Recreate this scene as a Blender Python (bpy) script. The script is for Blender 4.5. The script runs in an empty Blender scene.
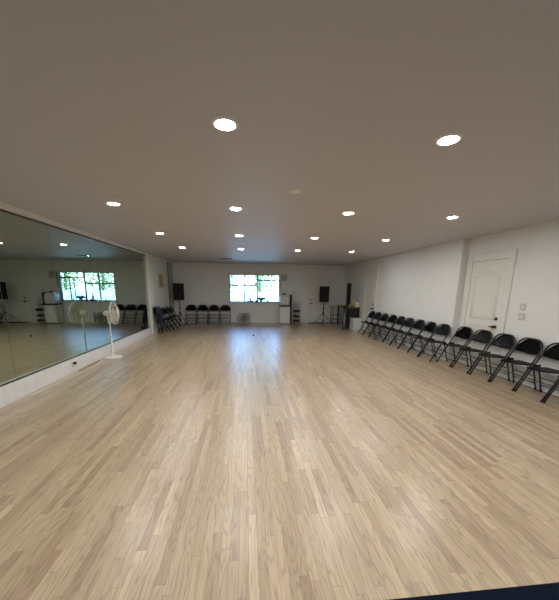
import bpy, bmesh, math, random
from mathutils import Vector, Matrix
random.seed(7)
PI = math.pi
S = bpy.context.scene
COL = S.collection

# ------------------------------------------------------------------ dimensions
ZC = 2.693           # ceiling height
XL = -3.27           # left wall
XRF = 4.671          # right wall, far stretch (stands forward)
XRN = 4.826          # right wall, near stretch
YJ = 6.31            # where the right wall steps
YB = 14.088          # back wall
YF = -1.6            # wall behind the camera
YC = 1.195           # edge between carpet and wood floor

# ------------------------------------------------------------------ materials
def new_mat(name):
    m = bpy.data.materials.new(name); m.use_nodes = True
    nt = m.node_tree
    return m, nt, nt.nodes['Principled BSDF']

def mat(name, col, rough=.5, metal=0., var=.06, scale=18., bump=0., bscale=120., spec=.5, coat=0.):
    """plain procedural material: colour gently varied by noise, optional bump"""
    m, nt, b = new_mat(name)
    tc = nt.nodes.new('ShaderNodeTexCoord')
    n = nt.nodes.new('ShaderNodeTexNoise'); n.inputs['Scale'].default_value = scale; n.inputs['Detail'].default_value = 4
    nt.links.new(tc.outputs['Object'], n.inputs['Vector'])
    r = nt.nodes.new('ShaderNodeValToRGB')
    lo = [max(0, c * (1 - var)) for c in col]; hi = [min(1, c * (1 + var)) for c in col]
    r.color_ramp.elements[0].color = (*lo, 1); r.color_ramp.elements[1].color = (*hi, 1)
    r.color_ramp.elements[0].position = .3; r.color_ramp.elements[1].position = .7
    nt.links.new(n.outputs['Fac'], r.inputs['Fac']); nt.links.new(r.outputs['Color'], b.inputs['Base Color'])
    b.inputs['Roughness'].default_value = rough; b.inputs['Metallic'].default_value = metal
    b.inputs['Specular IOR Level'].default_value = spec
    if coat: b.inputs['Coat Weight'].default_value = coat
    if bump:
        n2 = nt.nodes.new('ShaderNodeTexNoise'); n2.inputs['Scale'].default_value = bscale; n2.inputs['Detail'].default_value = 3
        nt.links.new(tc.outputs['Object'], n2.inputs['Vector'])
        bp = nt.nodes.new('ShaderNodeBump'); bp.inputs['Strength'].default_value = bump; bp.inputs['Distance'].default_value = .01
        nt.links.new(n2.outputs['Fac'], bp.inputs['Height']); nt.links.new(bp.outputs['Normal'], b.inputs['Normal'])
    return m

def emit_mat(name, col, strength):
    m, nt, b = new_mat(name)
    b.inputs['Base Color'].default_value = (.9, .9, .9, 1)
    b.inputs['Emission Color'].default_value = (*col, 1); b.inputs['Emission Strength'].default_value = strength
    return m

def floor_mat():
    m, nt, b = new_mat('oak_strip_floor')
    N = nt.nodes.new; L = nt.links.new
    def M(op, a, b_=None, c_=None):
        n = N('ShaderNodeMath'); n.operation = op
        for i, v in enumerate((a, b_, c_)):
            if v is None: continue
            if isinstance(v, (int, float)): n.inputs[i].default_value = v
            else: L(v, n.inputs[i])
        return n.outputs[0]
    tc = N('ShaderNodeTexCoord'); sp = N('ShaderNodeSeparateXYZ'); L(tc.outputs['Object'], sp.inputs[0])
    X, Y = sp.outputs[0], sp.outputs[1]
    xs = M('DIVIDE', X, .0572); ix = M('FLOOR', xs); fx = M('FRACT', xs)
    w1 = N('ShaderNodeTexWhiteNoise'); w1.noise_dimensions = '1D'; L(ix, w1.inputs['W'])
    w2 = N('ShaderNodeTexWhiteNoise'); w2.noise_dimensions = '1D'; L(M('ADD', ix, 371.3), w2.inputs['W'])
    ln = M('ADD', M('MULTIPLY', w2.outputs[0], .7), .45)
    ys = M('DIVIDE', M('ADD', Y, M('MULTIPLY', w1.outputs[0], 13.)), ln)
    iy = M('FLOOR', ys); fy = M('FRACT', ys)
    cid = N('ShaderNodeCombineXYZ'); L(ix, cid.inputs[0]); L(iy, cid.inputs[1])
    w3 = N('ShaderNodeTexWhiteNoise'); w3.noise_dimensions = '3D'; L(cid.outputs[0], w3.inputs['Vector'])
    ramp = N('ShaderNodeValToRGB'); e = ramp.color_ramp.elements
    e[0].position = 0; e[0].color = (.385, .27, .17, 1); e[1].position = 1; e[1].color = (.60, .47, .30, 1)
    for p, c in ((.12, (.43, .315, .20)), (.3, (.485, .365, .23)), (.55, (.51, .39, .25)), (.85, (.55, .42, .27))):
        q = e.new(p); q.color = (*c, 1)
    L(w3.outputs[0], ramp.inputs['Fac'])
    # grain: fine streaks and cathedral contour lines, different for each board
    rid = M('MULTIPLY', w3.outputs[0], 57.)
    v1 = N('ShaderNodeCombineXYZ'); L(M('MULTIPLY', X, 210.), v1.inputs[0]); L(M('MULTIPLY', Y, 9.), v1.inputs[1]); L(rid, v1.inputs[2])
    g1 = N('ShaderNodeTexNoise'); g1.inputs['Scale'].default_value = 1.; g1.inputs['Detail'].default_value = 3; L(v1.outputs[0], g1.inputs['Vector'])
    v2 = N('ShaderNodeCombineXYZ'); L(M('MULTIPLY', X, 13.), v2.inputs[0]); L(M('MULTIPLY', Y, 1.1), v2.inputs[1]); L(rid, v2.inputs[2])
    g2 = N('ShaderNodeTexNoise'); g2.inputs['Scale'].default_value = 1.; g2.inputs['Detail'].default_value = 1.5; L(v2.outputs[0], g2.inputs['Vector'])
    s2 = M('SINE', M('MULTIPLY', g2.outputs['Fac'], 85.))
    s2 = M('POWER', M('MULTIPLY', M('ADD', s2, 1.), .5), 3.)
    grain = M('ADD', M('MULTIPLY', M('SUBTRACT', g1.outputs['Fac'], .5), .55), M('MULTIPLY', s2, -.27))
    fac = M('ADD', grain, 1.06)
    # gaps
    ex = M('MINIMUM', fx, M('SUBTRACT', 1., fx)); ex = M('MULTIPLY', ex, .0572)
    ey = M('MULTIPLY', M('MINIMUM', fy, M('SUBTRACT', 1., fy)), ln)
    gap = M('MINIMUM', ex, ey)
    gm = N('ShaderNodeMapRange'); gm.inputs['From Min'].default_value = .0003; gm.inputs['From Max'].default_value = .0014
    gm.inputs['To Min'].default_value = .38; gm.inputs['To Max'].default_value = 1.; L(gap, gm.inputs['Value'])
    fac = M('MULTIPLY', fac, gm.outputs[0])
    mx = N('ShaderNodeVectorMath'); mx.operation = 'SCALE'; L(ramp.outputs['Color'], mx.inputs[0]); L(fac, mx.inputs['Scale'])
    L(mx.outputs[0], b.inputs['Base Color'])
    # satin finish, a little uneven
    nz = N('ShaderNodeTexNoise'); nz.inputs['Scale'].default_value = 2.2; nz.inputs['Detail'].default_value = 4; L(tc.outputs['Object'], nz.inputs['Vector'])
    rr = N('ShaderNodeMapRange'); rr.inputs['To Min'].default_value = .27; rr.inputs['To Max'].default_value = .37; L(nz.outputs['Fac'], rr.inputs['Value'])
    L(rr.outputs[0], b.inputs['Roughness'])
    bp = N('ShaderNodeBump'); bp.inputs['Strength'].default_value = .25; bp.inputs['Distance'].default_value = .002
    L(M('ADD', M('MULTIPLY', gm.outputs[0], .6), M('MULTIPLY', g1.outputs['Fac'], .3)), bp.inputs['Height']); L(bp.outputs['Normal'], b.inputs['Normal'])
    b.inputs['Specular IOR Level'].default_value = .7
    b.inputs['Coat Weight'].default_value = .75; b.inputs['Coat Roughness'].default_value = .36
    return m

def ceiling_mat():
    m, nt, b = new_mat('textured_ceiling_paint')
    N = nt.nodes.new; L = nt.links.new
    tc = N('ShaderNodeTexCoord')
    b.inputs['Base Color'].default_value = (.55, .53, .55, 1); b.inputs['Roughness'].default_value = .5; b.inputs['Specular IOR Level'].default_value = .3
    mp = N('ShaderNodeMapping'); mp.inputs['Scale'].default_value = (5., 8., 1.); L(tc.outputs['Object'], mp.inputs['Vector'])
    n = N('ShaderNodeTexNoise'); n.inputs['Scale'].default_value = 2.2; n.inputs['Detail'].default_value = 5; L(mp.outputs[0], n.inputs['Vector'])
    bp = N('ShaderNodeBump'); bp.inputs['Strength'].default_value = .3; bp.inputs['Distance'].default_value = .01
    L(n.outputs['Fac'], bp.inputs['Height']); L(bp.outputs['Normal'], b.inputs['Normal'])
    return m

def mirror_mat():
    m, nt, b = new_mat('greenish_mirror_glass')
    N = nt.nodes.new; L = nt.links.new
    tc = N('ShaderNodeTexCoord'); mp = N('ShaderNodeMapping'); mp.inputs['Scale'].default_value = (1, 5, .8)
    L(tc.outputs['Object'], mp.inputs['Vector'])
    n = N('ShaderNodeTexNoise'); n.inputs['Scale'].default_value = 2.5; n.inputs['Detail'].default_value = 5; L(mp.outputs[0], n.inputs['Vector'])
    r = N('ShaderNodeMapRange'); r.inputs['From Min'].default_value = .5; r.inputs['From Max'].default_value = .8
    r.inputs['To Min'].default_value = .0; r.inputs['To Max'].default_value = .06; L(n.outputs['Fac'], r.inputs['Value'])
    L(r.outputs[0], b.inputs['Roughness'])
    b.inputs['Metallic'].default_value = 1.; b.inputs['Base Color'].default_value = (.50, .57, .48, 1)
    return m

def glass_mat():
    m = bpy.data.materials.new('window_glass'); m.use_nodes = True; nt = m.node_tree; nt.nodes.clear()
    o = nt.nodes.new('ShaderNodeOutputMaterial'); mx = nt.nodes.new('ShaderNodeMixShader')
    t = nt.nodes.new('ShaderNodeBsdfTransparent'); t.inputs[0].default_value = (.72, .86, 1., 1)  # bluish tint put into the glass to stand in for cooler daylight
    g = nt.nodes.new('ShaderNodeBsdfGlossy'); g.inputs['Roughness'].default_value = .02
    f = nt.nodes.new('ShaderNodeFresnel'); f.inputs[0].default_value = 1.45
    nt.links.new(f.outputs[0], mx.inputs[0]); nt.links.new(t.outputs[0], mx.inputs[1]); nt.links.new(g.outputs[0], mx.inputs[2])
    nt.links.new(mx.outputs[0], o.inputs[0])
    return m

def poster_mat():
    m, nt, b = new_mat('golden_print')
    N = nt.nodes.new; L = nt.links.new
    tc = N('ShaderNodeTexCoord'); sp = N('ShaderNodeSeparateXYZ'); L(tc.outputs['Generated'], sp.inputs[0])
    g = N('ShaderNodeTexNoise'); g.inputs['Scale'].default_value = 4.; L(tc.outputs['Generated'], g.inputs['Vector'])
    def M(op, a, b_):
        n = N('ShaderNodeMath'); n.operation = op
        for i, v in enumerate((a, b_)):
            if isinstance(v, (int, float)): n.inputs[i].default_value = v
            else: L(v, n.inputs[i])
        return n.outputs[0]
    dy = M('MULTIPLY', M('SUBTRACT', sp.outputs[1], .5), 2.6); dz = M('MULTIPLY', M('SUBTRACT', sp.outputs[2], .48), 1.5)
    d = M('ADD', M('ADD', M('MULTIPLY', dy, dy), M('MULTIPLY', dz, dz)), M('MULTIPLY', M('SUBTRACT', g.outputs['Fac'], .5), .5))
    r = N('ShaderNodeValToRGB'); e = r.color_ramp.elements
    e[0].position = .16; e[0].color = (.42, .28, .05, 1); e[1].position = .3; e[1].color = (.42, .40, .27, 1)
    L(d, r.inputs['Fac']); L(r.outputs['Color'], b.inputs['Base Color']); b.inputs['Roughness'].default_value = .5
    return m

MT = {}
MT['floor'] = floor_mat(); MT['ceiling'] = ceiling_mat(); MT['mirror'] = mirror_mat(); MT['glass'] = glass_mat()
MT['wall'] = mat('white_wall_paint', (.80, .81, .80), .6, var=.015, scale=3, bump=.12, bscale=90)
MT['trim'] = mat('white_trim_paint', (.78, .775, .745), .42, var=.02)
MT['base'] = mat('scuffed_white_baseboard', (.80, .80, .79), .45, var=.05, scale=9, bump=.1, bscale=30)
MT['door'] = mat('white_door_paint', (.79, .775, .73), .4, var=.015)
MT['carpet'] = mat('navy_carpet', (.010, .016, .038), .95, var=.5, scale=260, bump=1., bscale=500, spec=.1)
MT['blacksteel'] = mat('black_enamelled_steel', (.008, .008, .009), .32, var=.2, scale=30, spec=.5)
MT['blackvinyl'] = mat('black_moulded_plastic', (.008, .008, .009), .33, var=.25, scale=60, bump=.05, spec=.28)
MT['rubber'] = mat('black_rubber', (.01, .01, .01), .8)
MT['spk'] = mat('black_speaker_plastic', (.007, .007, .007), .6, spec=.25)
MT['grille'] = mat('black_perforated_grille', (.008, .008, .009), .6, bump=.3, bscale=500, spec=.25)
MT['white'] = mat('white_plastic', (.80, .79, .75), .38, var=.03)
MT['offwhite'] = mat('off_white_plastic', (.72, .69, .62), .4, var=.03)
MT['fridge'] = mat('white_enamel', (.80, .81, .80), .22, var=.02)
MT['bin'] = mat('translucent_pale_plastic', (.68, .70, .72), .35, var=.05)
MT['silver'] = mat('brushed_steel', (.14, .155, .17), .4, metal=.8, var=.1, scale=40)
MT['chrome'] = mat('polished_steel', (.7, .7, .7), .2, metal=1.)
MT['brown'] = mat('brown_wood', (.24, .10, .045), .45, var=.3, scale=14)
MT['darkbrown'] = mat('dark_brown_board', (.075, .05, .035), .5, var=.3, scale=10)
MT['black'] = mat('matt_black', (.012, .012, .012), .6)
MT['yellow'] = mat('yellow_plastic', (.62, .40, .05), .4)
MT['red'] = mat('maroon_cardboard', (.07, .025, .02), .7)
MT['beige'] = mat('beige_cardboard', (.50, .42, .26), .7, var=.2)
MT['grey'] = mat('grey_plastic', (.42, .43, .42), .5, var=.1)
MT['fangrey'] = mat('pale_grey_fan_plastic', (.55, .56, .54), .5, var=.1)
MT['leaf'] = mat('green_leaf', (.22, .36, .14), .5, var=.5, scale=3)
MT['darkleaf'] = mat('dark_green_houseplant_leaf', (.05, .12, .025), .5, var=.4, scale=8)
MT['bark'] = mat('bark', (.15, .10, .07), .9, var=.3, bump=.6, bscale=30)
MT['grass'] = mat('sunlit_lawn', (.22, .32, .12), .9, var=.35, scale=3, bump=.5, bscale=60)
MT['fence'] = mat('pale_fence_paint', (.60, .74, .88), .7, var=.1)
MT['winframe'] = mat('window_frame_vinyl', (.55, .60, .62), .4)
MT['darkframe'] = mat('dark_mirror_channel', (.05, .035, .025), .5)
MT['vent'] = mat('dull_grey_metal', (.16, .15, .13), .5, metal=.3)
MT['plate'] = mat('grey_switch_plate', (.55, .55, .55), .4)
MT['blue'] = mat('glazed_ceramic', (.75, .76, .74), .25)
MT['bottle'] = mat('dark_bottle_glass', (.02, .025, .02), .1, spec=.8)
MT['cordbrown'] = mat('reddish_brown_cord', (.20, .10, .06), .6)
MT['shutterdark'] = mat('grey_slat_paint', (.36, .36, .33), .5)
MT['lamp'] = emit_mat('led_lamp_diffuser', (1., .98, .955), 330.)
MT['poster'] = poster_mat()

# ------------------------------------------------------------------ mesh helpers
def box(bm, x0, x1, y0, y1, z0, z1, bev=0., seg=2):
    r = bmesh.ops.create_cube(bm, size=1)
    vs = r['verts']
    bmesh.ops.scale(bm, verts=vs, vec=(x1 - x0, y1 - y0, z1 - z0))
    bmesh.ops.translate(bm, verts=vs, vec=((x0 + x1) / 2, (y0 + y1) / 2, (z0 + z1) / 2))
    if bev:
        es = list({e for v in vs for e in v.link_edges})
        bmesh.ops.bevel(bm, geom=es, offset=bev, segments=seg, profile=.5, affect='EDGES')

def tube(bm, pts, r, n=8, closed=False, cap=True):
    pts = [Vector(p) for p in pts]; rings = []
    N = len(pts); up = None
    for i, p in enumerate(pts):
        if closed: t = (pts[(i + 1) % N] - pts[i - 1])
        else: t = pts[min(i + 1, N - 1)] - pts[max(i - 1, 0)]
        t.normalize()
        if up is None:
            a = Vector((0, 0, 1)) if abs(t.z) < .9 else Vector((1, 0, 0))
            up = (a - t * a.dot(t)).normalized()
        else:
            up = (up - t * up.dot(t)).normalized()
        s = t.cross(up)
        rr = r[i] if isinstance(r, (list, tuple)) else r
        rings.append([bm.verts.new(p + (up * math.cos(2 * PI * k / n) + s * math.sin(2 * PI * k / n)) * rr) for k in range(n)])
    M = N if closed else N - 1
    for i in range(M):
        a, b = rings[i], rings[(i + 1) % N]
        for k in range(n):
            f = bm.faces.new((a[k], a[(k + 1) % n], b[(k + 1) % n], b[k])); f.smooth = True
    if cap and not closed:
        bm.faces.new(rings[0][::-1]); bm.faces.new(rings[-1])

def lathe(bm, prof, n=24, loc=(0, 0, 0), smooth=True):
    """prof: list of (r, z)"""
    loc = Vector(loc); rings = []
    for r, z in prof:
        if r < 1e-6: rings.append([bm.verts.new(loc + Vector((0, 0, z)))])
        else: rings.append([bm.verts.new(loc + Vector((r * math.cos(2 * PI * k / n), r * math.sin(2 * PI * k / n), z))) for k in range(n)])
    for a, b in zip(rings, rings[1:]):
        if len(a) == 1 and len(b) == 1: continue
        for k in range(n):
            k2 = (k + 1) % n
            if len(a) == 1: f = bm.faces.new((a[0], b[k2], b[k]))
            elif len(b) == 1: f = bm.faces.new((a[k], a[k2], b[0]))
            else: f = bm.faces.new((a[k], a[k2], b[k2], b[k]))
            f.smooth = smooth

def prism(bm, pts, z0, z1, bev=0.):
    """horizontal outline extruded upward"""
    a = [bm.verts.new((x, y, z0)) for x, y in pts]; b = [bm.verts.new((x, y, z1)) for x, y in pts]
    n = len(pts)
    fs = [bm.faces.new(a[::-1]), bm.faces.new(b)]
    for k in range(n): fs.append(bm.faces.new((a[k], a[(k + 1) % n], b[(k + 1) % n], b[k])))
    if bev:
        es = list({e for f in fs[:2] for e in f.edges})
        bmesh.ops.bevel(bm, geom=es, offset=bev, segments=2, profile=.5, affect='EDGES')

def xform(bm, m): bmesh.ops.transform(bm, matrix=m, verts=bm.verts)

def obj(name, bm, m, parent=None):
    bmesh.ops.recalc_face_normals(bm, faces=bm.faces)
    me = bpy.data.meshes.new(name); bm.to_mesh(me); bm.free()
    me.materials.append(MT[m] if isinstance(m, str) else m)
    o = bpy.data.objects.new(name, me); COL.objects.link(o)
    if parent is not None: o.parent = parent
    return o

def B(): return bmesh.new()

def tag(o, label, cat, group=None, kind=None):
    o['label'] = label; o['category'] = cat
    if group: o['group'] = group
    if kind: o['kind'] = kind
    return o

def thing(name, label, cat, loc=(0, 0, 0), rz=0., group=None):
    o = bpy.data.objects.new(name, None); COL.objects.link(o)
    o.empty_display_size = .1; o.location = loc; o.rotation_euler = (0, 0, rz)
    return tag(o, label, cat, group)

def struct(name, bm, m, parent=None, label=None):
    o = obj(name, bm, m, parent)
    if parent is None: o['kind'] = 'structure'
    if label: o['label'] = label
    return o

def copy_tree(o, parent=None):
    c = o.copy(); COL.objects.link(c)
    if parent is not None: c.parent = parent
    for ch in list(o.children): copy_tree(ch, c)
    return c

def put(root, loc, rz, label):
    root.location = loc; root.rotation_euler = (0, 0, rz); root['label'] = label
    return root

# ------------------------------------------------------------------ the room
bm = B(); box(bm, -3.67, XRN + .2, YC, YB + .2, -.06, 0); struct('floor', bm, 'floor', label='pale oak strip floor with satin finish')
bm = B(); box(bm, -3.67, XRN + .2, YF - .2, YC, -.06, .006); struct('floor', bm, 'carpet', label='dark navy carpet meeting the oak floor at the front')
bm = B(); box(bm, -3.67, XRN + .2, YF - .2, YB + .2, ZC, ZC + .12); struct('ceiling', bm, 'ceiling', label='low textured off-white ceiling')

WX0, WX1, WZ0, WZ1 = -.755, 1.568, .955, 2.216
bm = B()
box(bm, -3.67, WX0, YB, YB + .2, 0, ZC); box(bm, WX1, XRF + .355, YB, YB + .2, 0, ZC)
box(bm, WX0, WX1, YB, YB + .2, 0, WZ0); box(bm, WX0, WX1, YB, YB + .2, WZ1, ZC)
struct('wall_back', bm, 'wall')
bm = B(); box(bm, -3.67, -3.47, YF, 11.0, 0, ZC); box(bm, -3.67, XL, 11.0, YB, 0, ZC); struct('wall_left', bm, 'wall')
bm = B(); box(bm, XRN, XRN + .2, YF, YJ, 0, ZC); struct('wall_right', bm, 'wall')
bm = B(); box(bm, XRF, XRN + .2, YJ, YB, 0, ZC); struct('wall_right', bm, 'wall', label='far stretch of the right wall standing slightly forward')
bm = B(); box(bm, -3.67, XRN + .2, YF - .2, YF, 0, ZC); struct('wall_front', bm, 'wall')

# baseboards
bm = B(); box(bm, -3.47, -3.255, YF, 10.70, 0, .234, .004); struct('baseboard_left', bm, 'base', label='tall scuffed white kick board under the mirror')
bm = B(); box(bm, XL, -3.255, 11.30, YB, 0, .10, .004); struct('baseboard_left', bm, 'base')
bm = B()
for a, b in ((XL, 2.80), (4.07, XRF)): box(bm, a, b, YB - .014, YB, 0, .09, .004)
struct('baseboard_back', bm, 'base')
bm = B()
box(bm, XRN - .016, XRN, YF, 5.08, 0, .12, .005); struct('baseboard_right', bm, 'base')
bm = B()
box(bm, XRF - .016, XRF, YJ, 10.45, 0, .12, .005); box(bm, XRF - .016, XRF, 11.60, YB - .014, 0, .12, .005)
struct('baseboard_right', bm, 'base')
# white post that ends the mirror, trim above the mirror
bm = B()
box(bm, -3.47, -3.235, 10.70, 11.29, 0, ZC, .006); box(bm, -3.236, -3.215, 10.70, 10.82, 0, ZC, .006); box(bm, -3.236, -3.22, 10.98, 11.29, 0, ZC, .005)
struct('trim_1', bm, 'trim', label='white post closing the far end of the mirror')
bm = B(); box(bm, -3.47, -3.255, YF, 10.70, 2.628, ZC, .004); struct('trim_2', bm, 'trim', label='white strip between mirror and ceiling')
bm = B(); box(bm, -3.0, XRF, YB - .02, YB, ZC - .035, ZC, .006); struct('trim_3', bm, 'trim')

# ------------------------------------------------------------------ mirrors on the left wall
t = thing('wall_mirror', 'long greenish mirror of joined panels covering the left wall above a white kick board', 'mirror', (-3.47, 4.6, .234))
y = 10.68
while y > YF + .3:
    y2 = max(y - 1.22, YF + .05)
    bm = B(); box(bm, .114, .130, y2 + .002 - 7, y - .002 - 7, .012, 2.382, .0015, 1)
    xform(bm, Matrix.Translation((0, 2.4, 0)) @ Matrix.Rotation(-.012, 4, 'Z')); obj('mirror_panel', bm, 'mirror', t)
    y = y2
bm = B(); box(bm, .132, .146, -7, 3.68, -.0, .014); xform(bm, Matrix.Translation((0, 2.4, 0)) @ Matrix.Rotation(-.012, 4, 'Z')); obj('bottom_channel', bm, 'darkframe', t)
bm = B(); box(bm, .132, .146, -7, 3.68, 2.370, 2.393); xform(bm, Matrix.Translation((0, 2.4, 0)) @ Matrix.Rotation(-.012, 4, 'Z')); obj('top_channel', bm, 'darkframe', t)
t = thing('wall_mirror', 'narrow tall mirror panel in the far left corner behind the speaker', 'mirror', (XL, 13.75, .11))
bm = B(); box(bm, 0, .014, -.37, .31, 0, 2.48, .002, 1); obj('mirror_panel', bm, 'mirror', t)
bm = B(); box(bm, 0, .02, -.385, .325, 2.48, 2.5); box(bm, 0, .02, -.385, -.37, 0, 2.48); box(bm, 0, .02, .31, .325, 0, 2.48); obj('mirror_frame', bm, 'darkframe', t)

# ------------------------------------------------------------------ doors
def door(n, w, h, knob_side, M4, cas=.13, arch=True, ttl=''):
    """built in local space: x along the wall, y into the room is negative, hinge plane y=0"""
    bm = B(); box(bm, -w / 2, w / 2, -.012, .0, .008, h)
    xform(bm, M4)
    d = struct('door_%d' % n, bm, 'door', label=ttl)
    # moulded panels
    def panel(x0, x1, z0, z1, ar):
        bm = B()
        pts = [(x0, -.013, z0), (x1, -.013, z0), (x1, -.013, z1)]
        if ar:
            for k in range(1, 12):
                u = k / 12; s = math.sin(u * PI) ** 2 * ar
                pts.append((x1 + (x0 - x1) * u, -.013, z1 + s))
        pts.append((x0, -.013, z1))
        tube(bm, pts, .006, 6, closed=True)
        inn = [(p[0] + (.045 if p[0] < (x0 + x1) / 2 else -.045) * (1 if abs(p[0] - (x0 + x1) / 2) > .1 else abs(p[0] - (x0 + x1) / 2) / .1), -.013, p[2] + (.045 if p[2] < (z0 + z1) / 2 else -.045)) for p in pts]
        tube(bm, inn, .003, 6, closed=True)
        xform(bm, M4); obj('door_panel', bm, 'door', d)
    panel(-w / 2 + .13, w / 2 - .13, 1.05, h - .30, .10 if arch else 0)
    panel(-w / 2 + .13, w / 2 - .13, .22, .90, 0)
    kx = knob_side * (w / 2 - .07)
    bm = B(); lathe(bm, [(0, 0), (.032, 0), (.032, .008), (.012, .012), (.012, .035), (.028, .045), (.030, .06), (.02, .072), (0, .075)], 16)
    xform(bm, M4 @ Matrix.Translation((kx, -.012, .92)) @ Matrix.Rotation(PI / 2, 4, 'X')); k = obj('door_knob', bm, 'blacksteel', d); k['label'] = 'black round knob'
    bm = B(); tube(bm, [(kx, -.06, .92), (kx - knob_side * .1, -.065, .918)], .011, 8); xform(bm, M4); obj('lever', bm, 'blacksteel', k)
    bm = B(); lathe(bm, [(0, 0), (.030, 0), (.030, .016), (.022, .024), (0, .026)], 16)
    xform(bm, M4 @ Matrix.Translation((kx, -.012, 1.075)) @ Matrix.Rotation(PI / 2, 4, 'X')); o = obj('deadbolt', bm, 'blacksteel', d); o['label'] = 'black deadbolt'
    # black strips stand in for the shade in the gap around the leaf
    bm = B(); g = .006
    box(bm, -w / 2 - g, -w / 2, -.004, .001, 0, h + g); box(bm, w / 2, w / 2 + g, -.004, .001, 0, h + g); box(bm, -w / 2 - g, w / 2 + g, -.004, .001, h, h + g)
    xform(bm, M4); o = obj('door_gap_shade', bm, 'black', d)
    # casing
    bm = B()
    box(bm, -w / 2 - cas, -w / 2 - g, -.022, 0, 0, h + cas + g, .004); box(bm, w / 2 + g, w / 2 + cas, -.022, 0, 0, h + cas + g, .004)
    box(bm, -w / 2 - g, w / 2 + g, -.022, 0, h + g, h + cas + g, .004)
    box(bm, -w / 2 - cas - .012, -w / 2 - cas + .012, -.03, 0, 0, h + cas + .018, .003); box(bm, w / 2 + cas - .012, w / 2 + cas + .012, -.03, 0, 0, h + cas + .018, .003)
    box(bm, -w / 2 - cas + .013, w / 2 + cas - .013, -.0305, -.001, h + cas - .002, h + cas + .022, .003)
    xform(bm, M4); struct('trim_%d' % (3 + n), bm, 'trim', label='white door casing')
    return d
door(1, .92, 2.075, -1, Matrix.Translation((3.43, YB, 0)), ttl='white back door with black knob and deadbolt behind the speaker stand')
MR = lambda x, y: Matrix.Translation((x, y, 0)) @ Matrix.Rotation(-PI / 2, 4, 'Z')
door(2, .89, 2.195, 1, MR(XRN, 5.674), cas=.13, ttl='white panelled door in the near right wall with black knob and deadbolt')
door(3, .86, 2.24, 1, MR(XRF, 11.02), cas=.10, arch=False, ttl='white door at the far end of the right wall')

# ------------------------------------------------------------------ window in the back wall
w = B(); f = .045
box(w, WX0, WX1, YB + .06, YB + .13, WZ0, WZ0 + f, .004); box(w, WX0, WX1, YB + .06, YB + .13, WZ1 - f, WZ1, .004)
box(w, WX0, WX0 + f, YB + .06, YB + .13, WZ0, WZ1, .004); box(w, WX1 - f, WX1, YB + .06, YB + .13, WZ0, WZ1, .004)
win = struct('window_1', w, 'winframe', label='wide window of the back wall looking onto bright greenery')
w = B(); box(w, .50, .56, YB + .065, YB + .125, WZ0, WZ1, .004); obj('mullion', w, 'winframe', win)
w = B(); box(w, -.095, -.045, YB + .07, YB + .12, WZ0, WZ1, .003); box(w, WX0, .5, YB + .05, YB + .12, 1.70, 1.76, .003); obj('sash_bar', w, 'vent', win)
w = B(); box(w, .56, WX1, YB + .055, YB + .12, 1.93, 1.985, .003); box(w, 1.155, 1.19, YB + .07, YB + .12, WZ0, 1.95, .003); box(w, .985, 1.0, YB + .07, YB + .12, WZ0, 1.95, .003); obj('sash_bar', w, 'vent', win)
for x0, x1 in ((WX0 + f, .50), (.56, WX1 - f)):
    w = B(); box(w, x0, x1, YB + .088, YB + .092, WZ0 + f, WZ1 - f); obj('window_pane', w, 'glass', win)
w = B(); box(w, WX0 - .05, WX1 + .04, YB - .11, YB + .06, WZ0 - .035, WZ0, .006); obj('window_sill', w, 'trim', win)
w = B()
box(w, WX0 - .05, WX0, YB - .012, YB, WZ0 - .0, WZ1 + .05, .003); box(w, WX1, WX1 + .03, YB - .012, YB, WZ0, WZ1 + .05, .003); box(w, WX0, WX1, YB - .012, YB, WZ1, WZ1 + .05, .003)
struct('trim_8', w, 'trim', label='white window casing')

# open shutter beside the window
t = thing('window_shutter', 'narrow pale hinged shutter folded open right of the back window', 'shutter', (1.76, YB, 1.48))
bm = B(); box(bm, -.15, .16, -.05, -.014, 0, .77, .006); obj('panel', bm, 'trim', t)
bm = B()
for k in range(7): box(bm, -.13, .14, -.058, -.048, .47 + k * .042, .50 + k * .042, .002, 1)
o = obj('slats', bm, 'shutterdark', t); o['label'] = 'grey slats in the upper third'
bm = B(); box(bm, -.16, -.148, -.045, -.0, .05, .72); obj('hinge_rail', bm, 'black', t)

# ------------------------------------------------------------------ ceiling lights, vent, cover plate
LX0, LDX, LY0, LDY = -.131, 1.629, 2.33, 2.211
def make_light():
    r = thing('ceiling_light', '', 'light', (0, 0, ZC), 0, 'flat round ceiling lights')
    bm = B(); lathe(bm, [(.066, -.001), (.068, -.010), (.088, -.008), (.094, 0)], 32); obj('trim_ring', bm, 'white', r)
    bm = B(); lathe(bm, [(0, -.0085), (.067, -.0085)], 32, smooth=False); obj('diffuser', bm, 'lamp', r)
    return r
cn = {-1: 'leftmost', 0: 'second from left', 1: 'third from left', 2: 'rightmost'}
rn = {-1: 'in the row behind the camera', 0: 'in the row nearest the camera', 1: 'in the second row from the camera', 2: 'in the third row from the camera', 3: 'in the last row, nearest the back wall'}
first = make_light()
for j in (-1, 0, 1, 2, 3):
    for i in (-1, 0, 1, 2):
        o = first if (i, j) == (-1, -1) else copy_tree(first)
        put(o, (LX0 + i * LDX, LY0 + j * LDY, ZC), 0, 'flat round glowing ceiling light, %s %s' % (cn[i], rn[j]))
t = thing('ceiling_vent', 'small dull rectangular air vent in the ceiling near the window', 'vent', (-.70, 11.95, ZC))
bm = B(); box(bm, -.22, .22, -.11, -.09, -.012, 0, .002); box(bm, -.22, .22, .09, .11, -.012, 0, .002); box(bm, -.22, -.20, -.09, .09, -.012, 0, .002); box(bm, .20, .22, -.09, .09, -.012, 0, .002); obj('frame', bm, 'vent', t)
bm = B()
for k in range(7): box(bm, -.2, .2, -.085 + k * .026, -.075 + k * .026, -.010, -.001)
obj('slats', bm, 'vent', t)
bm = B(); lathe(bm, [(0, -.012), (.06, -.012), (.07, -.006), (.072, 0)], 24)
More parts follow.
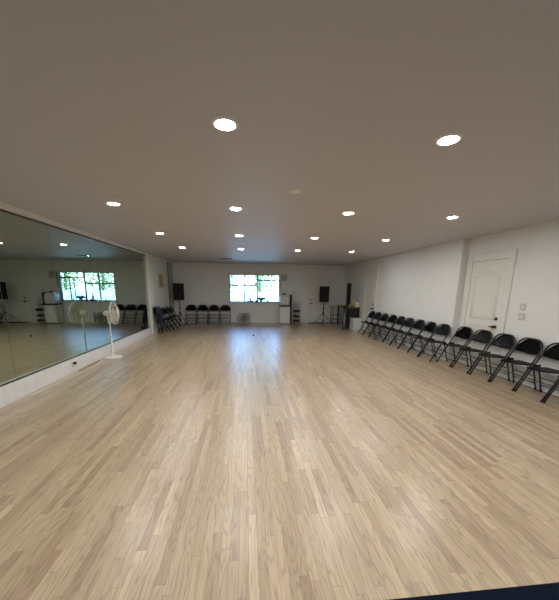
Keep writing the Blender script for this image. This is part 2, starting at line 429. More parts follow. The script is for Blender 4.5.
o = obj('ceiling_cover_plate', bm, 'trim'); o.location = (.569, 3.67, ZC); tag(o, 'small round off-white cover plate on the ceiling between the lights', 'cover plate')

# ------------------------------------------------------------------ folding chairs
CW = .228
def make_chair():
    r = thing('folding_chair', '', 'chair')
    # long bent tube: front legs run up into the arched back
    bm = B()
    def side(z): return -.238 + z * .575          # y of the tube plane at height z
    R = .155; top = .825
    half = [(-CW, side(z), z) for z in (.0, .2, .4, .6, top - R)]
    arc = []
    for k in range(1, 7):
        a = k / 6 * PI / 2
        z = top - R + R * math.sin(a); arc.append((-CW + R - R * math.cos(a), side(top - R) + (z - top + R) * .30, z))
    pts = half + arc
    pts = pts + [(-x, y, z) for x, y, z in pts[::-1]]
    tube(bm, pts, .014, 8); obj('back_frame', bm, 'blacksteel', r)
    for s in (-1, 1):
        bm = B(); tube(bm, [(s * (CW - .022), .20, 0), (s * (CW - .022), .13, .26), (s * (CW - .022), .07, .43)], .0115, 8)
        obj('rear_leg', bm, 'blacksteel', r)
        bm = B(); box(bm, s * (CW - .016) - .004, s * (CW - .016) + .004, -.0, .12, .405, .455, .002); tube(bm, [(s * (CW - .035), .03, .435), (s * (CW + .006), .03, .435)], .012, 8)
        obj('hinge_bracket', bm, 'blacksteel', r)
        bm = B(); tube(bm, [(s * CW, side(0) - .004, 0), (s * CW, side(.035), .035)], .017, 8); obj('foot_cap', bm, 'rubber', r)
        bm = B(); tube(bm, [(s * (CW - .022), .202, 0), (s * (CW - .022), .192, .035)], .016, 8); obj('foot_cap', bm, 'rubber', r)
    for z in (.13, .24):
        bm = B(); tube(bm, [(-CW, side(z), z), (CW, side(z), z)], .007, 6); obj('stretcher', bm, 'blacksteel', r)
    for z in (.12, .24):
        y = .20 - .07 * z / .26
        bm = B(); tube(bm, [(-CW + .03, y, z), (CW - .03, y, z)], .007, 6); obj('stretcher', bm, 'blacksteel', r)
    # seat pan: rounded front, dished
    bm = B(); nx, ny = 12, 12
    def seat_w(v): return .20
    grid = []
    for j in range(ny + 1):
        v = j / ny; row = []
        for i in range(nx + 1):
            u = i / nx * 2 - 1
            yy = -.245 + v * .40
            yy += .05 * abs(u) ** 3 * (1 - v) ** 2 * 2.2
            edge = max(abs(u) ** 6, (2 * v - 1) ** 6 if v < .5 else 0)
            zz = .452 - .012 * (1 - u * u) * math.sin(v * PI) - .02 * v - .022 * edge
            row.append(bm.verts.new((u * seat_w(v), yy, zz)))
        grid.append(row)
    fs = [bm.faces.new((grid[j][i], grid[j][i + 1], grid[j + 1][i + 1], grid[j + 1][i])) for j in range(ny) for i in range(nx)]
    for f_ in fs: f_.smooth = True
    ret = bmesh.ops.solidify(bm, geom=fs, thickness=.016)
    obj('seat', bm, 'blackvinyl', r)
    # curved back panel inside the arch
    bm = B(); grid = []
    for j in range(7):
        v = j / 6; row = []
        for i in range(15):
            u = i / 14 * 2 - 1
            z = .60 + v * .215 - (.085 * abs(u) ** 4 * v) - .018 * (1 - v) * (1 - u * u)
            hw = CW - .004 - (.045 * v ** 3)
            y = side(min(z, top - R)) + max(0, z - top + R) * .30 + .03 * (1 - u * u) + .002
            row.append(bm.verts.new((u * hw, y, z)))
        grid.append(row)
    fs = [bm.faces.new((grid[j][i], grid[j][i + 1], grid[j + 1][i + 1], grid[j + 1][i])) for j in range(6) for i in range(14)]
    for f_ in fs: f_.smooth = True
    bmesh.ops.solidify(bm, geom=fs, thickness=.010)
    obj('backrest', bm, 'blackvinyl', r)
    return r
chair = make_chair()

ys = [3.47, 3.960, 4.457, 4.953, 5.47, 5.99, 6.48, 6.97, 7.48, 7.98, 8.48, 8.98, 9.50, 10.02, 10.52]
num = ['nearest', 'second', 'third', 'fourth', 'fifth', 'sixth', 'seventh', 'eighth']
lead = 'black folding chair on the right wall, '
rows = [lead + 'nearest of the row, cut by the picture edge', lead + 'second nearest, partly cut off at the picture edge', lead + 'third nearest, below the grey switch plates',
        lead + 'fourth nearest, at the near edge of the door', lead + 'fifth nearest, below the black door knob', lead + 'sixth nearest, before the far door edge',
        lead + 'seventh nearest, at the step in the wall', lead + 'exactly midway along the row']
rows += [lead + n + ' from the far end' for n in ('seventh', 'sixth', 'fifth', 'fourth', 'third', 'second')] + [lead + 'last of the row, beside the pale storage box']
used = False
for k, y in enumerate(ys):
    c = chair if not used else copy_tree(chair)
    used = True
    c['group'] = 'black folding chairs along the right wall'
    lab = rows[k]
    xw = XRN if y < YJ + .2 else XRF
    x = 4.578 if y < 6.2 else 4.422
    put(c, (x + random.uniform(-.012, .012), y, 0), -PI / 2 + random.uniform(-.02, .02), lab)
# the four chairs left of the window
bl = ['leftmost of the four against the back wall', 'second from left of the four against the back wall',
      'third from left of the four against the back wall', 'rightmost of the four against the back wall, just left of the window']
for k in range(4):
    c = copy_tree(chair); c['group'] = 'black folding chairs against the back wall'
    put(c, (-2.455 + .503 * k, 13.70, 0), random.uniform(-.02, .02), 'black folding chair, ' + bl[k])
# chairs down the left wall past the mirror
ll = ['nearest open one by the left wall, just past the folded chairs', 'second open one along the left wall past the mirror', 'third open one along the left wall, under the golden picture',
      'fourth and furthest open one along the left wall']
for k, y in enumerate((11.45, 11.94, 12.43, 12.92)):
    c = copy_tree(chair); c['group'] = 'black folding chairs along the left wall'
    put(c, (-2.99 + .015 * k, y, 0), PI / 2 + random.uniform(-.015, .015), 'black folding chair, ' + ll[k])

def make_folded():
    r = thing('folded_chair', '', 'chair')
    bm = B(); R = .11; top = .93
    half = [(-CW, 0, z) for z in (0, .3, .6, top - R)]
    arc = [(-CW + R - R * math.cos(a), 0, top - R + R * math.sin(a)) for a in [k / 6 * PI / 2 for k in range(1, 7)]]
    pts = half + arc; pts = pts + [(-x, y, z) for x, y, z in pts[::-1]]
    tube(bm, pts, .0125, 8); obj('back_frame', bm, 'blacksteel', r)
    bm = B(); box(bm, -.18, .18, .012, .034, .34, .74, .01); obj('seat', bm, 'blackvinyl', r)
    bm = B(); box(bm, -CW + .01, CW - .01, -.006, .006, .70, .905, .005); obj('backrest', bm, 'blackvinyl', r)
    for s in (-1, 1):
        bm = B(); tube(bm, [(s * (CW - .03), .026, .02), (s * (CW - .03), .02, .5)], .0115, 8); obj('rear_leg', bm, 'blacksteel', r)
    bm = B(); tube(bm, [(-CW, 0, .13), (CW, 0, .13)], .007, 6); tube(bm, [(-CW + .03, .026, .16), (CW - .03, .026, .16)], .007, 6); obj('stretcher', bm, 'blacksteel', r)
    return r
fc = make_folded()
for k, lab in enumerate(['black folded chair leaning on the white post, nearer the camera', 'black folded chair leaning by the white post, behind another folded one']):
    c = fc if k == 0 else copy_tree(fc); c['group'] = 'folded chairs leaning at the end of the mirror'
    c['label'] = lab; c.location = (-3.02 + .085 * k, 10.93 + .03 * k, .0); c.rotation_euler = (.17, 0, -PI / 2 - .05 - .04 * k)

# ------------------------------------------------------------------ pedestal fan
def make_fan(x, y, rz):
    t = thing('pedestal_fan', 'white pedestal fan on a round base standing before the left mirror', 'fan', (x, y, 0), 0)
    bm = B(); lathe(bm, [(0, 0), (.19, 0), (.197, .008), (.19, .020), (.10, .032), (.04, .042), (.026, .075), (0, .075)], 40); obj('base', bm, 'white', t)
    bm = B(); lathe(bm, [(.017, .04), (.017, .5), (.0, .5)], 16); lathe(bm, [(0, .48), (.022, .48), (.024, .53), (.014, .54), (0, .54)], 16); lathe(bm, [(.0125, .5), (.0125, .90), (0, .9)], 16); obj('pole', bm, 'white', t)
    bm = B(); box(bm, -.035, .035, -.03, .03, .78, .90, .012); o = obj('control_box', bm, 'white', t)
    # head parts are modelled facing local +x then turned
    H = Matrix.Translation((0, 0, 1.015)) @ Matrix.Rotation(rz, 4, 'Z') @ Matrix.Rotation(-.04, 4, 'Y')
    HX = H @ Matrix.Rotation(PI / 2, 4, 'Y')        # lathe axis z -> +x
    bm = B(); lathe(bm, [(0, -.115), (.03, -.11), (.052, -.09), (.06, -.04), (.058, .02), (.045, .03), (0, .03)], 24); xform(bm, HX); o = obj('motor_housing', bm, 'white', t)
    bm = B(); tube(bm, [(-.03, 0, -.13), (-.03, 0, -.04)], .022, 10); xform(bm, H); obj('neck', bm, 'white', t)
    for nm, dx0, dome in (('rear_grille', .03, -.0), ('front_grille', .115, 1.)):
        bm = B(); RR = .245
        def gp(rr, a):
            q = rr / RR
            xx = (.115 + (.08 * (1 - q ** 2.4))) if nm == 'front_grille' else (.105 - .085 * (1 - q ** 2.2))
            return (xx, rr * math.cos(a), rr * math.sin(a))
        for k in range(48):
            a = 2 * PI * k / 48
            tube(bm, [gp(r_, a) for r_ in (.04, .10, .16, .21, RR)], .0019, 4, cap=False)
        for rr, rad in ((RR, .006), (.165, .003), (.085, .003)):
            tube(bm, [gp(rr, 2 * PI * k / 40) for k in range(40)], rad, 6, closed=True)
        xform(bm, H); obj(nm, bm, 'offwhite', t)
    bm = B(); lathe(bm, [(.244, .100), (.252, .100), (.252, .122), (.244, .122), (.244, .100)], 40); xform(bm, HX); obj('rim', bm, 'white', t)
    bm = B(); lathe(bm, [(0, .205), (.03, .203), (.045, .196), (.045, .188), (0, .188)], 24); xform(bm, HX); obj('badge_cap', bm, 'white', t)
    bm = B()
    for k in range(5):
        a0 = 2 * PI * k / 5; g = []
        for j in range(7):
            rr = .03 + .19 * j / 6; row = []
            for i in range(6):
                v = i / 5 - .5; wd = .5 + .35 * math.sin(j / 6 * PI)
                a = a0 + v * wd + .15 * j / 6
                row.append(bm.verts.new((.085 + v * .05, rr * math.cos(a), rr * math.sin(a))))
            g.append(row)
        fs = [bm.faces.new((g[j][i], g[j][i + 1], g[j + 1][i + 1], g[j + 1][i])) for j in range(6) for i in range(5)]
        for q in fs: q.smooth = True
        bmesh.ops.solidify(bm, geom=fs, thickness=.003)
    xform(bm, H); obj('blades', bm, 'offwhite', t)
    bm = B(); lathe(bm, [(0, .05), (.035, .05), (.035, .11), (.02, .12), (0, .12)], 20); xform(bm, HX); obj('blade_hub', bm, 'offwhite', t)
make_fan(-3.055, 7.05, .06)

# ------------------------------------------------------------------ loudspeakers on stands
def speaker(x, y, z, rz, label, tilt=0):
    t = thing('loudspeaker', label, 'speaker', (x, y, z), rz, 'loudspeakers on tripod stands')
    bm = B(); prism(bm, [(-.215, -.17), (.215, -.17), (.215, -.02), (.13, .19), (-.13, .19), (-.215, -.02)], 0, .70, .018); obj('cabinet', bm, 'spk', t)
    bm = B(); box(bm, -.195, .195, -.186, -.168, .03, .67, .008); obj('grille', bm, 'grille', t)
    bm = B(); box(bm, -.06, .06, .10, .21, .45, .49, .008); obj('handle', bm, 'spk', t)
    bm = B(); box(bm, .203, .2165, -.10, .0, .12, .58, .004); o = obj('side_strip', bm, 'grey', t); o['label'] = 'grey side strip'
    return t
def stand(x, y, h, rz, label, spread=.50):
    t = thing('speaker_stand', label, 'stand', (x, y, 0), rz, 'tripod stands for the loudspeakers')
    bm = B(); tube(bm, [(0, 0, .12), (0, 0, .75)], .021, 10); tube(bm, [(0, 0, .7), (0, 0, h)], .016, 10); obj('pole', bm, 'blacksteel', t)
    bm = B(); lathe(bm, [(.0, .46), (.034, .46), (.036, .50), (.034, .54), (0, .54)], 16); lathe(bm, [(0, .12), (.03, .12), (.03, .17), (0, .17)], 16); obj('collar', bm, 'blackvinyl', t)
    bm = B(); lathe(bm, [(0, .71), (.03, .71), (.03, .76), (0, .76)], 16); tube(bm, [(.02, 0, .735), (.065, 0, .735)], .012, 8); obj('knob', bm, 'blackvinyl', t)
    for k in range(3):
        a = k * 2 * PI / 3 + .2; c, s = math.cos(a), math.sin(a)
        bm = B(); tube(bm, [(.03 * c, .03 * s, .50), (spread * c, spread * s, .012)], .012, 8); l = obj('leg', bm, 'blacksteel', t)
        bm = B(); lathe(bm, [(0, 0), (.02, 0), (.02, .03), (0, .035)], 12, (spread * c, spread * s, 0)); obj('rubber_foot', bm, 'rubber', l)
        bm = B(); tube(bm, [(.025 * c, .025 * s, .15), (.5 * spread * c, .5 * spread * s, .262)], .008, 6); obj('brace', bm, 'blacksteel', t)
stand(3.54, 13.52, 1.018, .1, 'black tripod speaker stand in front of the back door')
speaker(3.54, 13.50, 1.025, -.25, 'black loudspeaker raised on a tripod before the white back door')
stand(-2.88, 13.50, 1.06, .35, 'black tripod speaker stand in the far left corner', .27)
speaker(-2.89, 13.50, 1.065, .25, 'black loudspeaker raised on a tripod in the far left corner')

# ------------------------------------------------------------------ along the back wall
# box fan on the floor below the window
t = thing('box_fan', 'pale grey square box fan standing on the floor under the window', 'fan', (-.08, 13.92, 0))
bm = B()
for a in ((-.255, .255, -.06, .06, .02, .05), (-.255, .255, -.06, .06, .44, .47), (-.255, -.225, -.06, .06, .05, .44), (.225, .255, -.06, .06, .05, .44)): box(bm, *a, .006)
for s in (-1, 1): box(bm, s * .18 - .03, s * .18 + .03, -.09, .09, 0, .02, .004)
obj('housing', bm, 'grey', t)
bm = B()
for k in range(1, 6): tube(bm, [(.215 * k / 5.5 * math.cos(2 * PI * i / 32), -.058, .245 + .195 * k / 5.5 * math.sin(2 * PI * i / 32)) for i in range(32)], .0035, 4, closed=True)
for k in range(8):
    a = k * PI / 4 + .39; tube(bm, [(0, -.058, .245), (.235 * math.cos(a), -.058, .245 + .2 * math.sin(a))], .0035, 4)
obj('grille', bm, 'grey', t)
bm = B()
for k in range(5):
    a = k * 2 * PI / 5; g = []
    for j in range(4):
        rr = .03 + .055 * j; row = []
        for i in range(4):
            v = i / 3 - .5; b_ = a + v * .85
            row.append(bm.verts.new((rr * math.cos(b_), v * .06, .245 + rr * math.sin(b_) * .93)))
        g.append(row)
    fs = [bm.faces.new((g[j][i], g[j][i + 1], g[j + 1][i + 1], g[j + 1][i])) for j in range(3) for i in range(3)]
    bmesh.ops.solidify(bm, geom=fs, thickness=.003)
tube(bm, [(0, -.03, .245), (0, .04, .245)], .04, 16); obj('blades', bm, 'fangrey', t)

# fridge with container on top
t = thing('mini_fridge', 'white mini fridge with a black top edge right of the window', 'fridge', (1.755, 13.80, 0))
bm = B(); box(bm, -.235, .235, -.19, .24, .02, .80, .01); obj('body', bm, 'fridge', t)
bm = B(); box(bm, -.235, .235, -.245, -.195, .05, .775, .012); d = obj('door', bm, 'fridge', t)
bm = B(); box(bm, -.215, -.195, -.27, -.245, .45, .70, .006); obj('handle', bm, 'chrome', d)
bm = B(); box(bm, -.238, .238, -.25, .24, .80, .845, .006); o = obj('top', bm, 'black', t); o['label'] = 'black top edge'
bm = B()
for sx in (-1, 1):
    for sy in (-1, 1): box(bm, sx * .2 - .02, sx * .2 + .02, sy * .17 - .02, sy * .17 + .02, 0, .02)
obj('feet', bm, 'black', t)
t = thing('drink_dispenser', 'tall whitish plastic container with a dark lid standing on the mini fridge', 'container', (1.75, 13.80, .845))
bm = B(); prism(bm, [(-.21, -.17), (.21, -.17), (.21, .17), (-.21, .17)], 0, .42, .03)
prism(bm, [(-.15, -.12), (.15, -.12), (.15, .12), (-.15, .12)], .40, .475, .025); obj('body', bm, 'bin', t)
bm = B(); box(bm, -.10, .06, -.08, .08, .475, .53, .012); obj('lid', bm, 'black', t)
bm = B(); tube(bm, [(.0, -.17, .08), (.0, -.21, .08), (.0, -.215, .05)], .012, 8); obj('tap', bm, 'grey', t)
bm = B(); box(bm, 2.045, 2.10, 13.72, 14.07, 0, 1.33, .004); o = obj('wooden_board', bm, 'darkbrown'); tag(o, 'tall thin dark brown board standing beside the mini fridge', 'board')

# white shelf rack
t = thing('shelf_rack', 'small white open wire rack between the fridge and the back door', 'shelf', (2.34, 13.88, 0))
for sx in (-1, 1):
    for sy in (-1, 1):
        bm = B(); tube(bm, [(sx * .185, sy * .13, 0), (sx * .185, sy * .13, 1.0)], .009, 8); obj('upright', bm, 'white', t)
for z in (.06, .28, .52, .76, .96):
    bm = B()
    tube(bm, [(-.185, -.13, z), (.185, -.13, z), (.185, .13, z), (-.185, .13, z)], .006, 6, closed=True)
    for k in range(11): tube(bm, [(-.17 + .034 * k, -.13, z), (-.17 + .034 * k, .13, z)], .0025, 4)
    obj('shelf', bm, 'white', t)
def small_box(name, x0, x1, y0, y1, z0, z1, m, label, cat, lid=None, rz=0, group=None):
    cx, cy = (x0 + x1) / 2, (y0 + y1) / 2
    t = thing(name, label, cat, (cx, cy, z0), rz, group)
    bm = B(); box(bm, x0 - cx, x1 - cx, y0 - cy, y1 - cy, 0, (z1 - z0) * (.86 if lid else 1), min(.012, (x1 - x0) / 6)); obj('body', bm, m, t)
    if lid:
        bm = B(); box(bm, x0 - cx - .005, x1 - cx + .005, y0 - cy - .005, y1 - cy + .005, (z1 - z0) * .86, z1 - z0, .005); obj('lid', bm, lid, t)
    return t
small_box('equipment_box', 2.19, 2.49, 13.77, 13.99, .528, .635, 'black', 'flat black box on the middle shelf of the white rack', 'box', 'black')
small_box('cardboard_box', 2.19, 2.36, 13.77, 13.97, .288, .40, 'black', 'dark box on the second shelf up of the white rack, left one', 'box', 'black')
small_box('cardboard_box', 2.375, 2.49, 13.77, 13.97, .288, .37, 'red', 'maroon box on the second shelf up of the white rack, right one', 'box')
small_box('cardboard_box', 2.19, 2.49, 13.77, 13.99, .068, .17, 'red', 'wide maroon box on the lowest shelf of the white rack', 'box')
small_box('plastic_tub', 2.21, 2.36, 13.78, 13.95, .768, .87, 'grey', 'small grey tub on the fourth shelf of the white rack', 'tub', 'white')
small_box('plastic_tub', 2.25, 2.46, 13.78, 13.95, .968, 1.03, 'offwhite', 'shallow off-white tub on top of the white rack', 'tub', 'offwhite')

# switch plates and sockets
def plate(name, loc, rz, label, cat, m='plate', two=False, w=.075, h=.12):
    t = thing(name, label, cat, loc, rz)
    bm = B(); box(bm, -w / 2, w / 2, -.007, 0, -h / 2, h / 2, .003); obj('cover', bm, m, t)
    if cat == 'switch':
        for dx in ((-.02, .02) if two else (0,)):
            bm = B(); box(bm, dx - .012, dx + .012, -.013, -.006, -.03, .03, .003); obj('rocker', bm, 'white', t)
    else:
        for dz in (-.025, .025):
            bm = B(); box(bm, -.014, .014, -.010, -.006, dz - .013, dz + .013, .003); obj('socket', bm, 'grey', t)
    return t
plate('light_switch', (XRN, 4.79, 1.335), -PI / 2, 'upper of the two grey switch plates on the near right wall', 'switch', w=.11)
plate('light_switch', (XRN, 4.78, 1.165), -PI / 2, 'lower of the two grey switch plates on the near right wall', 'switch', two=True, w=.13)
plate('light_switch', (XRF, 9.13, 1.165), -PI / 2, 'small pale switch plate midway on the far right wall above the chairs', 'switch', 'trim')
plate('light_switch', (2.24, YB, 1.43), 0, 'pale switch plate on the back wall above the white rack', 'switch', 'plate', True, w=.12)
plate('wall_socket', (-.42, YB, .26), 0, 'pale wall socket left of the box fan under the window', 'socket', 'plate')
plate('wall_socket', (-3.255, 5.81, .15), PI / 2, 'white wall socket in the kick board under the mirror', 'socket', 'white')
t = thing('power_plug', 'small black plug in the socket below the mirror', 'plug', (-3.245, 5.83, .175), PI / 2)
bm = B(); box(bm, -.022, .022, -.045, 0, -.02, .025, .006); obj('body', bm, 'black', t)

def cord(name, pts, r, m, label, cat='cord'):
    # smooth the path
    P = [Vector(p) for p in pts]; out = []
    for i in range(len(P) - 1):
        p0, p1, p2, p3 = P[max(i - 1, 0)], P[i], P[i + 1], P[min(i + 2, len(P) - 1)]
        for k in range(6):
            u = k / 6
            out.append(.5 * ((2 * p1) + (p2 - p0) * u + (2 * p0 - 5 * p1 + 4 * p2 - p3) * u * u + (3 * p1 - p0 - 3 * p2 + p3) * u ** 3))
    out.append(P[-1])
    bm = B(); tube(bm, out, r, 6); return tag(obj(name, bm, m), label, cat)
cord('fan_cord', [(-3.19, 5.83, .16), (-3.17, 5.80, .05), (-3.185, 5.6, .006), (-3.20, 5.2, .006), (-3.18, 4.9, .006), (-3.205, 4.5, .006), (-3.17, 4.72, .006), (-3.12, 5.3, .006), (-3.10, 5.9, .006), (-3.12, 6.4, .006), (-3.13, 6.8, .006)], .0045, 'white', 'white cord lying along the foot of the mirror wall up to the fan')
cord('extension_cord', [(-3.215, 6.75, .008), (-3.20, 6.45, .008), (-3.215, 6.2, .008), (-3.18, 6.0, .008), (-3.215, 5.9, .008)], .007, 'cordbrown', 'reddish brown cord lying against the kick board near the fan')
cord('speaker_cable', [(-2.86, 13.2, .01), (-2.6, 13.35, .008), (-2.3, 13.98, .008), (-1.8, 14.0, .008), (-1.2, 14.02, .008), (-.8, 14.0, .008), (-.45, 14.04, .02), (-.42, 14.06, .2)], .010, 'black', 'black cable running from the left speaker stand along the back wall')
cord('speaker_cable', [(3.58, 13.75, .012), (3.3, 13.9, .012), (2.95, 14.0, .012), (3.4, 14.02, .012), (3.9, 13.98, .014), (4.3, 14.0, .012), (4.62, 13.9, .012)], .016, 'black', 'black cable lying in front of the back door behind the right stand')

# ------------------------------------------------------------------ things on the window sill
SY = 14.03
def lath_thing(name, prof, loc, m, label, cat, n=20):
    bm = B(); lathe(bm, prof, n); o = obj(name, bm, m); o.location = loc; return tag(o, label, cat)
lath_thing('bottle', [(0, 0), (.036, 0), (.038, .01), (.038, .19), (.014, .25), (.013, .33), (.016, .335), (.016, .35), (0, .35)], (.19, SY, WZ0), 'bottle', 'tall dark bottle on the window sill left of the plant', 'bottle')
lath_thing('small_jar', [(0, 0), (.035, 0), (.042, .03), (.036, .07), (.028, .08), (0, .082)], (.09, SY, WZ0), 'bottle', 'small dark jar on the sill just left of the tall bottle', 'jar')
lath_thing('round_jar', [(0, 0), (.035, 0), (.052, .035), (.048, .08), (.03, .10), (0, .10)], (.28, SY, WZ0), 'bottle', 'dark round jar on the sill just right of the tall bottle', 'jar')
t = thing('mug', 'dark mug on the window sill beside the plant pot', 'mug', (.475, SY, WZ0))
bm = B(); lathe(bm, [(0, 0), (.042, 0), (.046, .01), (.046, .115), (.041, .115), (.04, .012), (0, .012)], 20); obj('body', bm, 'bottle', t)
bm = B(); tube(bm, [(.045, 0, .095), (.078, 0, .085), (.082, 0, .05), (.045, 0, .025)], .006, 6); obj('handle', bm, 'bottle', t)
t = thing('potted_plant', 'bushy green plant in a white pot on the window sill', 'plant', (.70, SY - .01, WZ0))
bm = B(); lathe(bm, [(0, 0), (.055, 0), (.075, .12), (.08, .125), (.072, .125), (.06, .11), (0, .11)], 20); obj('pot', bm, 'blue', t)
bm = B()
for k in range(150):
    a = random.uniform(0, 2 * PI); el = random.uniform(.05, 1.1); L_ = random.uniform(.08, .24)
    tip = Vector((math.cos(a) * math.cos(el) * L_ * 1.15, math.sin(a) * math.cos(el) * L_ * .42, .12 + math.sin(el) * L_ * .75))
    root = Vector((tip.x * .35, tip.y * .35, .12)); d = (tip - root); s = d.cross(Vector((random.uniform(-1, 1), random.uniform(-1, 1), .3))).normalized() * random.uniform(.012, .022)
    mid = root + d * .6 + Vector((0, 0, .01))
    v = [bm.verts.new(p) for p in (root, mid - s, tip, mid + s)]; bm.faces.new(v)
obj('leaves', bm, 'darkleaf', t)
t = thing('twig_vase', 'slim vase with dark twigs on the sill right of the plant', 'vase', (1.02, SY, WZ0))
bm = B(); lathe(bm, [(0, 0), (.025, 0), (.03, .04), (.014, .10), (.018, .12), (0, .12)], 16); obj('vase', bm, 'bottle', t)
bm = B(); tube(bm, [(0, 0, .1), (.02, 0, .2), (.07, 0, .29)], .006, 5); tube(bm, [(0, 0, .1), (-.02, 0, .17), (-.05, 0, .24)], .006, 5); tube(bm, [(.01, 0, .15), (.03, .01, .25)], .005, 5); obj('twigs', bm, 'darkbrown', t)
t = thing('twig_vase', 'tiny vase with a thin sprig near the left end of the window sill', 'vase', (-.33, SY, WZ0))
bm = B(); lathe(bm, [(0, 0), (.022, 0), (.026, .03), (.012, .07), (0, .07)], 16); obj('vase', bm, 'bottle', t)
bm = B(); tube(bm, [(0, 0, .06), (.02, 0, .12), (.05, 0, .17)], .005, 5); tube(bm, [(0, 0, .06), (-.02, 0, .14)], .005, 5); obj('twigs', bm, 'darkbrown', t)
small_box('tissue_box', 1.30, 1.50, SY - .06, SY + .04, WZ0, WZ0 + .045, 'grey', 'flat grey box at the right end of the window sill', 'box', 'grey')
lath_thing('doorstop', [(0, 0), (.025, 0), (.022, .03), (.012, .06), (0, .065)], (.24, 10.1, 0), 'black', 'tiny dark stopper lying alone on the open floor before the window', 'stopper')

# ------------------------------------------------------------------ far right corner
t = thing('desk', 'dark desk with a brown wooden top along the far right wall', 'desk', (4.39, 12.62, 0))
bm = B(); box(bm, -.24, .262, -.72, .80, .84, .885, .006); o = obj('tabletop', bm, 'brown', t); o['label'] = 'brown wooden top'
bm = B(); box(bm, -.19, .255, -.68, .0, .06, .84, .006); obj('drawer_unit', bm, 'black', t)
for z0, z1 in ((.09, .32), (.34, .58), (.60, .82)):
    bm = B(); box(bm, -.17, .235, -.695, -.68, z0, z1, .004); d = obj('drawer', bm, 'black', t)
    bm = B(); tube(bm, [(-.03, -.71, (z0 + z1) / 2), (.09, -.71, (z0 + z1) / 2)], .006, 6); obj('drawer_handle', bm, 'blacksteel', d)
for x, y in ((-.2, .76), (.22, .76), (-.17, -.66), (.23, -.66)):
    bm = B(); box(bm, x - .022, x + .022, y - .022, y + .022, 0, .84 if y > 0 else .06); obj('leg', bm, 'black', t)
t = thing('column_speaker', 'tall slim black column speaker upright on the wooden desk', 'speaker', (4.21, 12.12, .885))
bm = B(); box(bm, -.07, .07, -.06, .06, .02, .96, .008); obj('cabinet', bm, 'spk', t)
bm = B(); box(bm, -.055, .055, -.068, -.058, .05, .93, .003); obj('grille', bm, 'grille', t)
bm = B(); box(bm, -.09, .09, -.08, .08, 0, .02, .004); obj('base', bm, 'spk', t)
t = thing('storage_tray', 'long shallow beige tray of small packets on the desk', 'tray', (4.28, 11.99, .885))
bm = B(); box(bm, -.12, .12, -.05, .05, 0, .03, .004); obj('tray', bm, 'darkbrown', t)
for k in range(4):
    bm = B(); box(bm, -.11 + .057 * k, -.062 + .057 * k, -.035, .035, .03, .085, .006); obj('packet', bm, 'beige', t)
lath_thing('yellow_bottle', [(0, 0), (.04, 0), (.042, .01), (.042, .22), (.02, .27), (.018, .31), (0, .315)], (4.44, 12.15, .885), 'yellow', 'yellow bottle standing on the desk beside the white box', 'bottle')
small_box('paper_box', 4.48, 4.635, 11.98, 12.10, .885, 1.10, 'white', 'upright white box at the front right of the wooden desk', 'box')
t = thing('steel_trash_can', 'tall narrow steel bin standing left of the desk', 'bin', (4.00, 11.86, 0))
bm = B(); lathe(bm, [(0, .03), (.075, .03), (.08, .04), (.08, .84), (0, .84)], 28); obj('body', bm, 'silver', t)
bm = B(); lathe(bm, [(0, 0), (.085, 0), (.085, .035), (0, .035)], 28); obj('base_ring', bm, 'black', t)
bm = B(); lathe(bm, [(.085, .84), (.085, .875), (.07, .92), (.04, .945), (0, .95)], 28); obj('lid', bm, 'black', t)
t = thing('storage_box', 'pale lidded plastic storage box on the floor in front of the desk', 'box', (4.42, 11.66, 0), -.03)
bm = B(); prism(bm, [(-.18, -.22), (.18, -.22), (.18, .22), (-.18, .22)], 0, .42, .012); obj('body', bm, 'bin', t)
bm = B(); box(bm, -.195, .195, -.235, .235, .42, .465, .01); obj('lid', bm, 'white', t)
bm = B(); box(bm, -.06, .06, -.245, -.225, .34, .43, .006); obj('latch', bm, 'white', t)
t = thing('side_table', 'small pale topped table on black wire legs in the far right corner', 'table', (4.20, 13.70, 0))
bm = B(); box(bm, -.30, .26, -.20, .22, .80, .825, .006); o = obj('tabletop', bm, 'offwhite', t)
for x, y in ((-.2, -.16), (.2, -.16), (-.2, .18), (.2, .18)):
    bm = B(); tube(bm, [(x, y, 0), (x, y, .80)], .013, 8); obj('leg', bm, 'blacksteel', t)
for z in (.22, .42):
    bm = B(); tube(bm, [(-.2, -.16, z), (.2, -.16, z), (.2, .18, z), (-.2, .18, z)], .008, 6, closed=True)
    for k in range(5): tube(bm, [(-.2 + .1 * k, -.16, z), (-.2 + .1 * k, .18, z)], .004, 4)
    obj('wire_shelf', bm, 'blacksteel', t)

# framed picture on left wall
t = thing('framed_picture', 'small picture with a golden figure on the left wall past the mirror', 'picture', (XL, 12.22, 1.60))
bm = B(); box(bm, 0, .018, -.26, .26, 0, .47, .003); obj('print', bm, 'poster', t)
bm = B()
for a in ((0, .026, -.275, .275, -.015, .0), (0, .026, -.275, .275, .47, .485), (0, .026, -.275, -.26, 0, .47), (0, .026, .26, .275, 0, .47)): box(bm, *a, .002)
obj('frame', bm, 'beige', t)

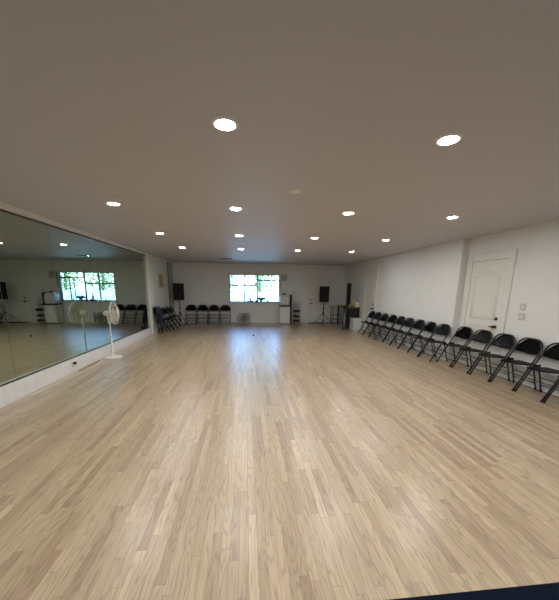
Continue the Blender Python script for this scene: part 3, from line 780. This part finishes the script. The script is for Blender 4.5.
# ------------------------------------------------------------------ outside the window
bm = B(); box(bm, -30, 30, YB + .2, 60, -.5, -.3); o = obj('lawn', bm, 'grass'); o['kind'] = 'structure'; o['label'] = 'sunlit lawn outside'
bm = B()
for k in range(60): box(bm, -9 + .3 * k, -8.72 + .3 * k, 19.5, 19.53, -.3, 1.35)
box(bm, -9, 9, 19.53, 19.57, .0, .1); box(bm, -9, 9, 19.53, 19.57, .9, 1.0)
tag(obj('garden_fence', bm, 'fence'), 'pale board fence outside beyond the window', 'fence')
def tree(x, y, h, r, label, seed):
    random.seed(seed)
    t = thing('leafy_tree', label, 'tree', (x, y, -.3), 0, 'trees outside the window')
    bm = B(); tube(bm, [(0, 0, 0), (.05, 0, h * .3), (-.04, .05, h * .6), (0, 0, h * .85)], [.14, .11, .08, .04], 8)
    for k in range(5):
        a = k * 1.3; tube(bm, [(0, 0, h * (.35 + .08 * k)), (r * .6 * math.cos(a), r * .6 * math.sin(a), h * (.5 + .08 * k))], [.05, .015], 6)
    obj('trunk', bm, 'bark', t)
    bm = B()
    for k in range(2400):
        u = Vector((random.gauss(0, 1), random.gauss(0, 1), random.gauss(0, 1))).normalized() * (random.random() ** .4)
        p = Vector((u.x * r, u.y * r, h * .6 + u.z * h * .42)); s = random.uniform(.06, .13)
        a = Vector((random.gauss(0, 1), random.gauss(0, 1), random.gauss(0, 1))).normalized(); b_ = a.orthogonal().normalized()
        v = [bm.verts.new(p + a * s), bm.verts.new(p + b_ * s * .5), bm.verts.new(p - a * s), bm.verts.new(p - b_ * s * .5)]; bm.faces.new(v)
    obj('foliage', bm, 'leaf', t)
for k, (x, h, where) in enumerate(((-1.7, 5.0, 'behind the left part of the window'), (1.0, 5.6, 'behind the middle of the window'), (3.7, 5.2, 'behind the right part of the window'), (6.4, 5.4, 'furthest right of the window'), (-4.4, 5.0, 'furthest left of the window'))):
    tree(x, 22.6 + .3 * (k % 2), h, 1.3, 'leafy green tree outside, ' + where, k + 1)

# ------------------------------------------------------------------ daylight
W = bpy.data.worlds.new('World'); S.world = W; W.use_nodes = True
nt = W.node_tree; bg = nt.nodes['Background']; sky = nt.nodes.new('ShaderNodeTexSky')
sky.sky_type = 'NISHITA'; sky.sun_disc = False; sky.sun_elevation = math.radians(48); sky.sun_rotation = math.radians(200)
nt.links.new(sky.outputs[0], bg.inputs[0]); bg.inputs[1].default_value = 2.4
sd = bpy.data.lights.new('sun', 'SUN'); sd.energy = 4.5; sd.angle = .009; sd.color = (1, .97, .92)
so = bpy.data.objects.new('sun', sd); COL.objects.link(so)
so.rotation_euler = Vector((.25, .62, -.85)).to_track_quat('-Z', 'Y').to_euler(); so.location = (0, -5, 12)
pd = bpy.data.lights.new('window_portal', 'AREA'); pd.shape = 'RECTANGLE'; pd.size = WX1 - WX0; pd.size_y = WZ1 - WZ0; pd.cycles.is_portal = True
po = bpy.data.objects.new('window_portal', pd); COL.objects.link(po); po.location = ((WX0 + WX1) / 2, YB + .19, (WZ0 + WZ1) / 2)
po.rotation_euler = Vector((0, -1, 0)).to_track_quat('-Z', 'Z').to_euler()

# ------------------------------------------------------------------ camera
F, CX, CY, PITCH, YAW, ROLL = 298.0, 278.0, 351.3, .2076, .1075, .0124
cp, sp_ = math.cos(PITCH), math.sin(PITCH); cy, sy = math.cos(YAW), math.sin(YAW)
fwd = Vector((sy * cp, cy * cp, -sp_)); right = Vector((cy, -sy, 0)); up = right.cross(fwd)
R_ = right * math.cos(ROLL) + up * math.sin(ROLL); U_ = -right * math.sin(ROLL) + up * math.cos(ROLL)
cd = bpy.data.cameras.new('camera'); cam = bpy.data.objects.new('camera', cd); COL.objects.link(cam)
cd.sensor_fit = 'HORIZONTAL'; cd.sensor_width = 36; cd.lens = F / 559 * 36
cd.shift_x = (279.5 - CX) / 559; cd.shift_y = (CY - 300) / 559; cd.clip_start = .02; cd.clip_end = 300
M_ = Matrix((( R_.x, U_.x, -fwd.x, 0), (R_.y, U_.y, -fwd.y, 0), (R_.z, U_.z, -fwd.z, 1.6), (0, 0, 0, 1)))
cam.matrix_world = M_
S.camera = cam

S.view_settings.view_transform = 'Standard'; S.view_settings.look = 'None'; S.view_settings.gamma = 1
S.view_settings.use_curve_mapping = False
S.view_settings.exposure = -.12
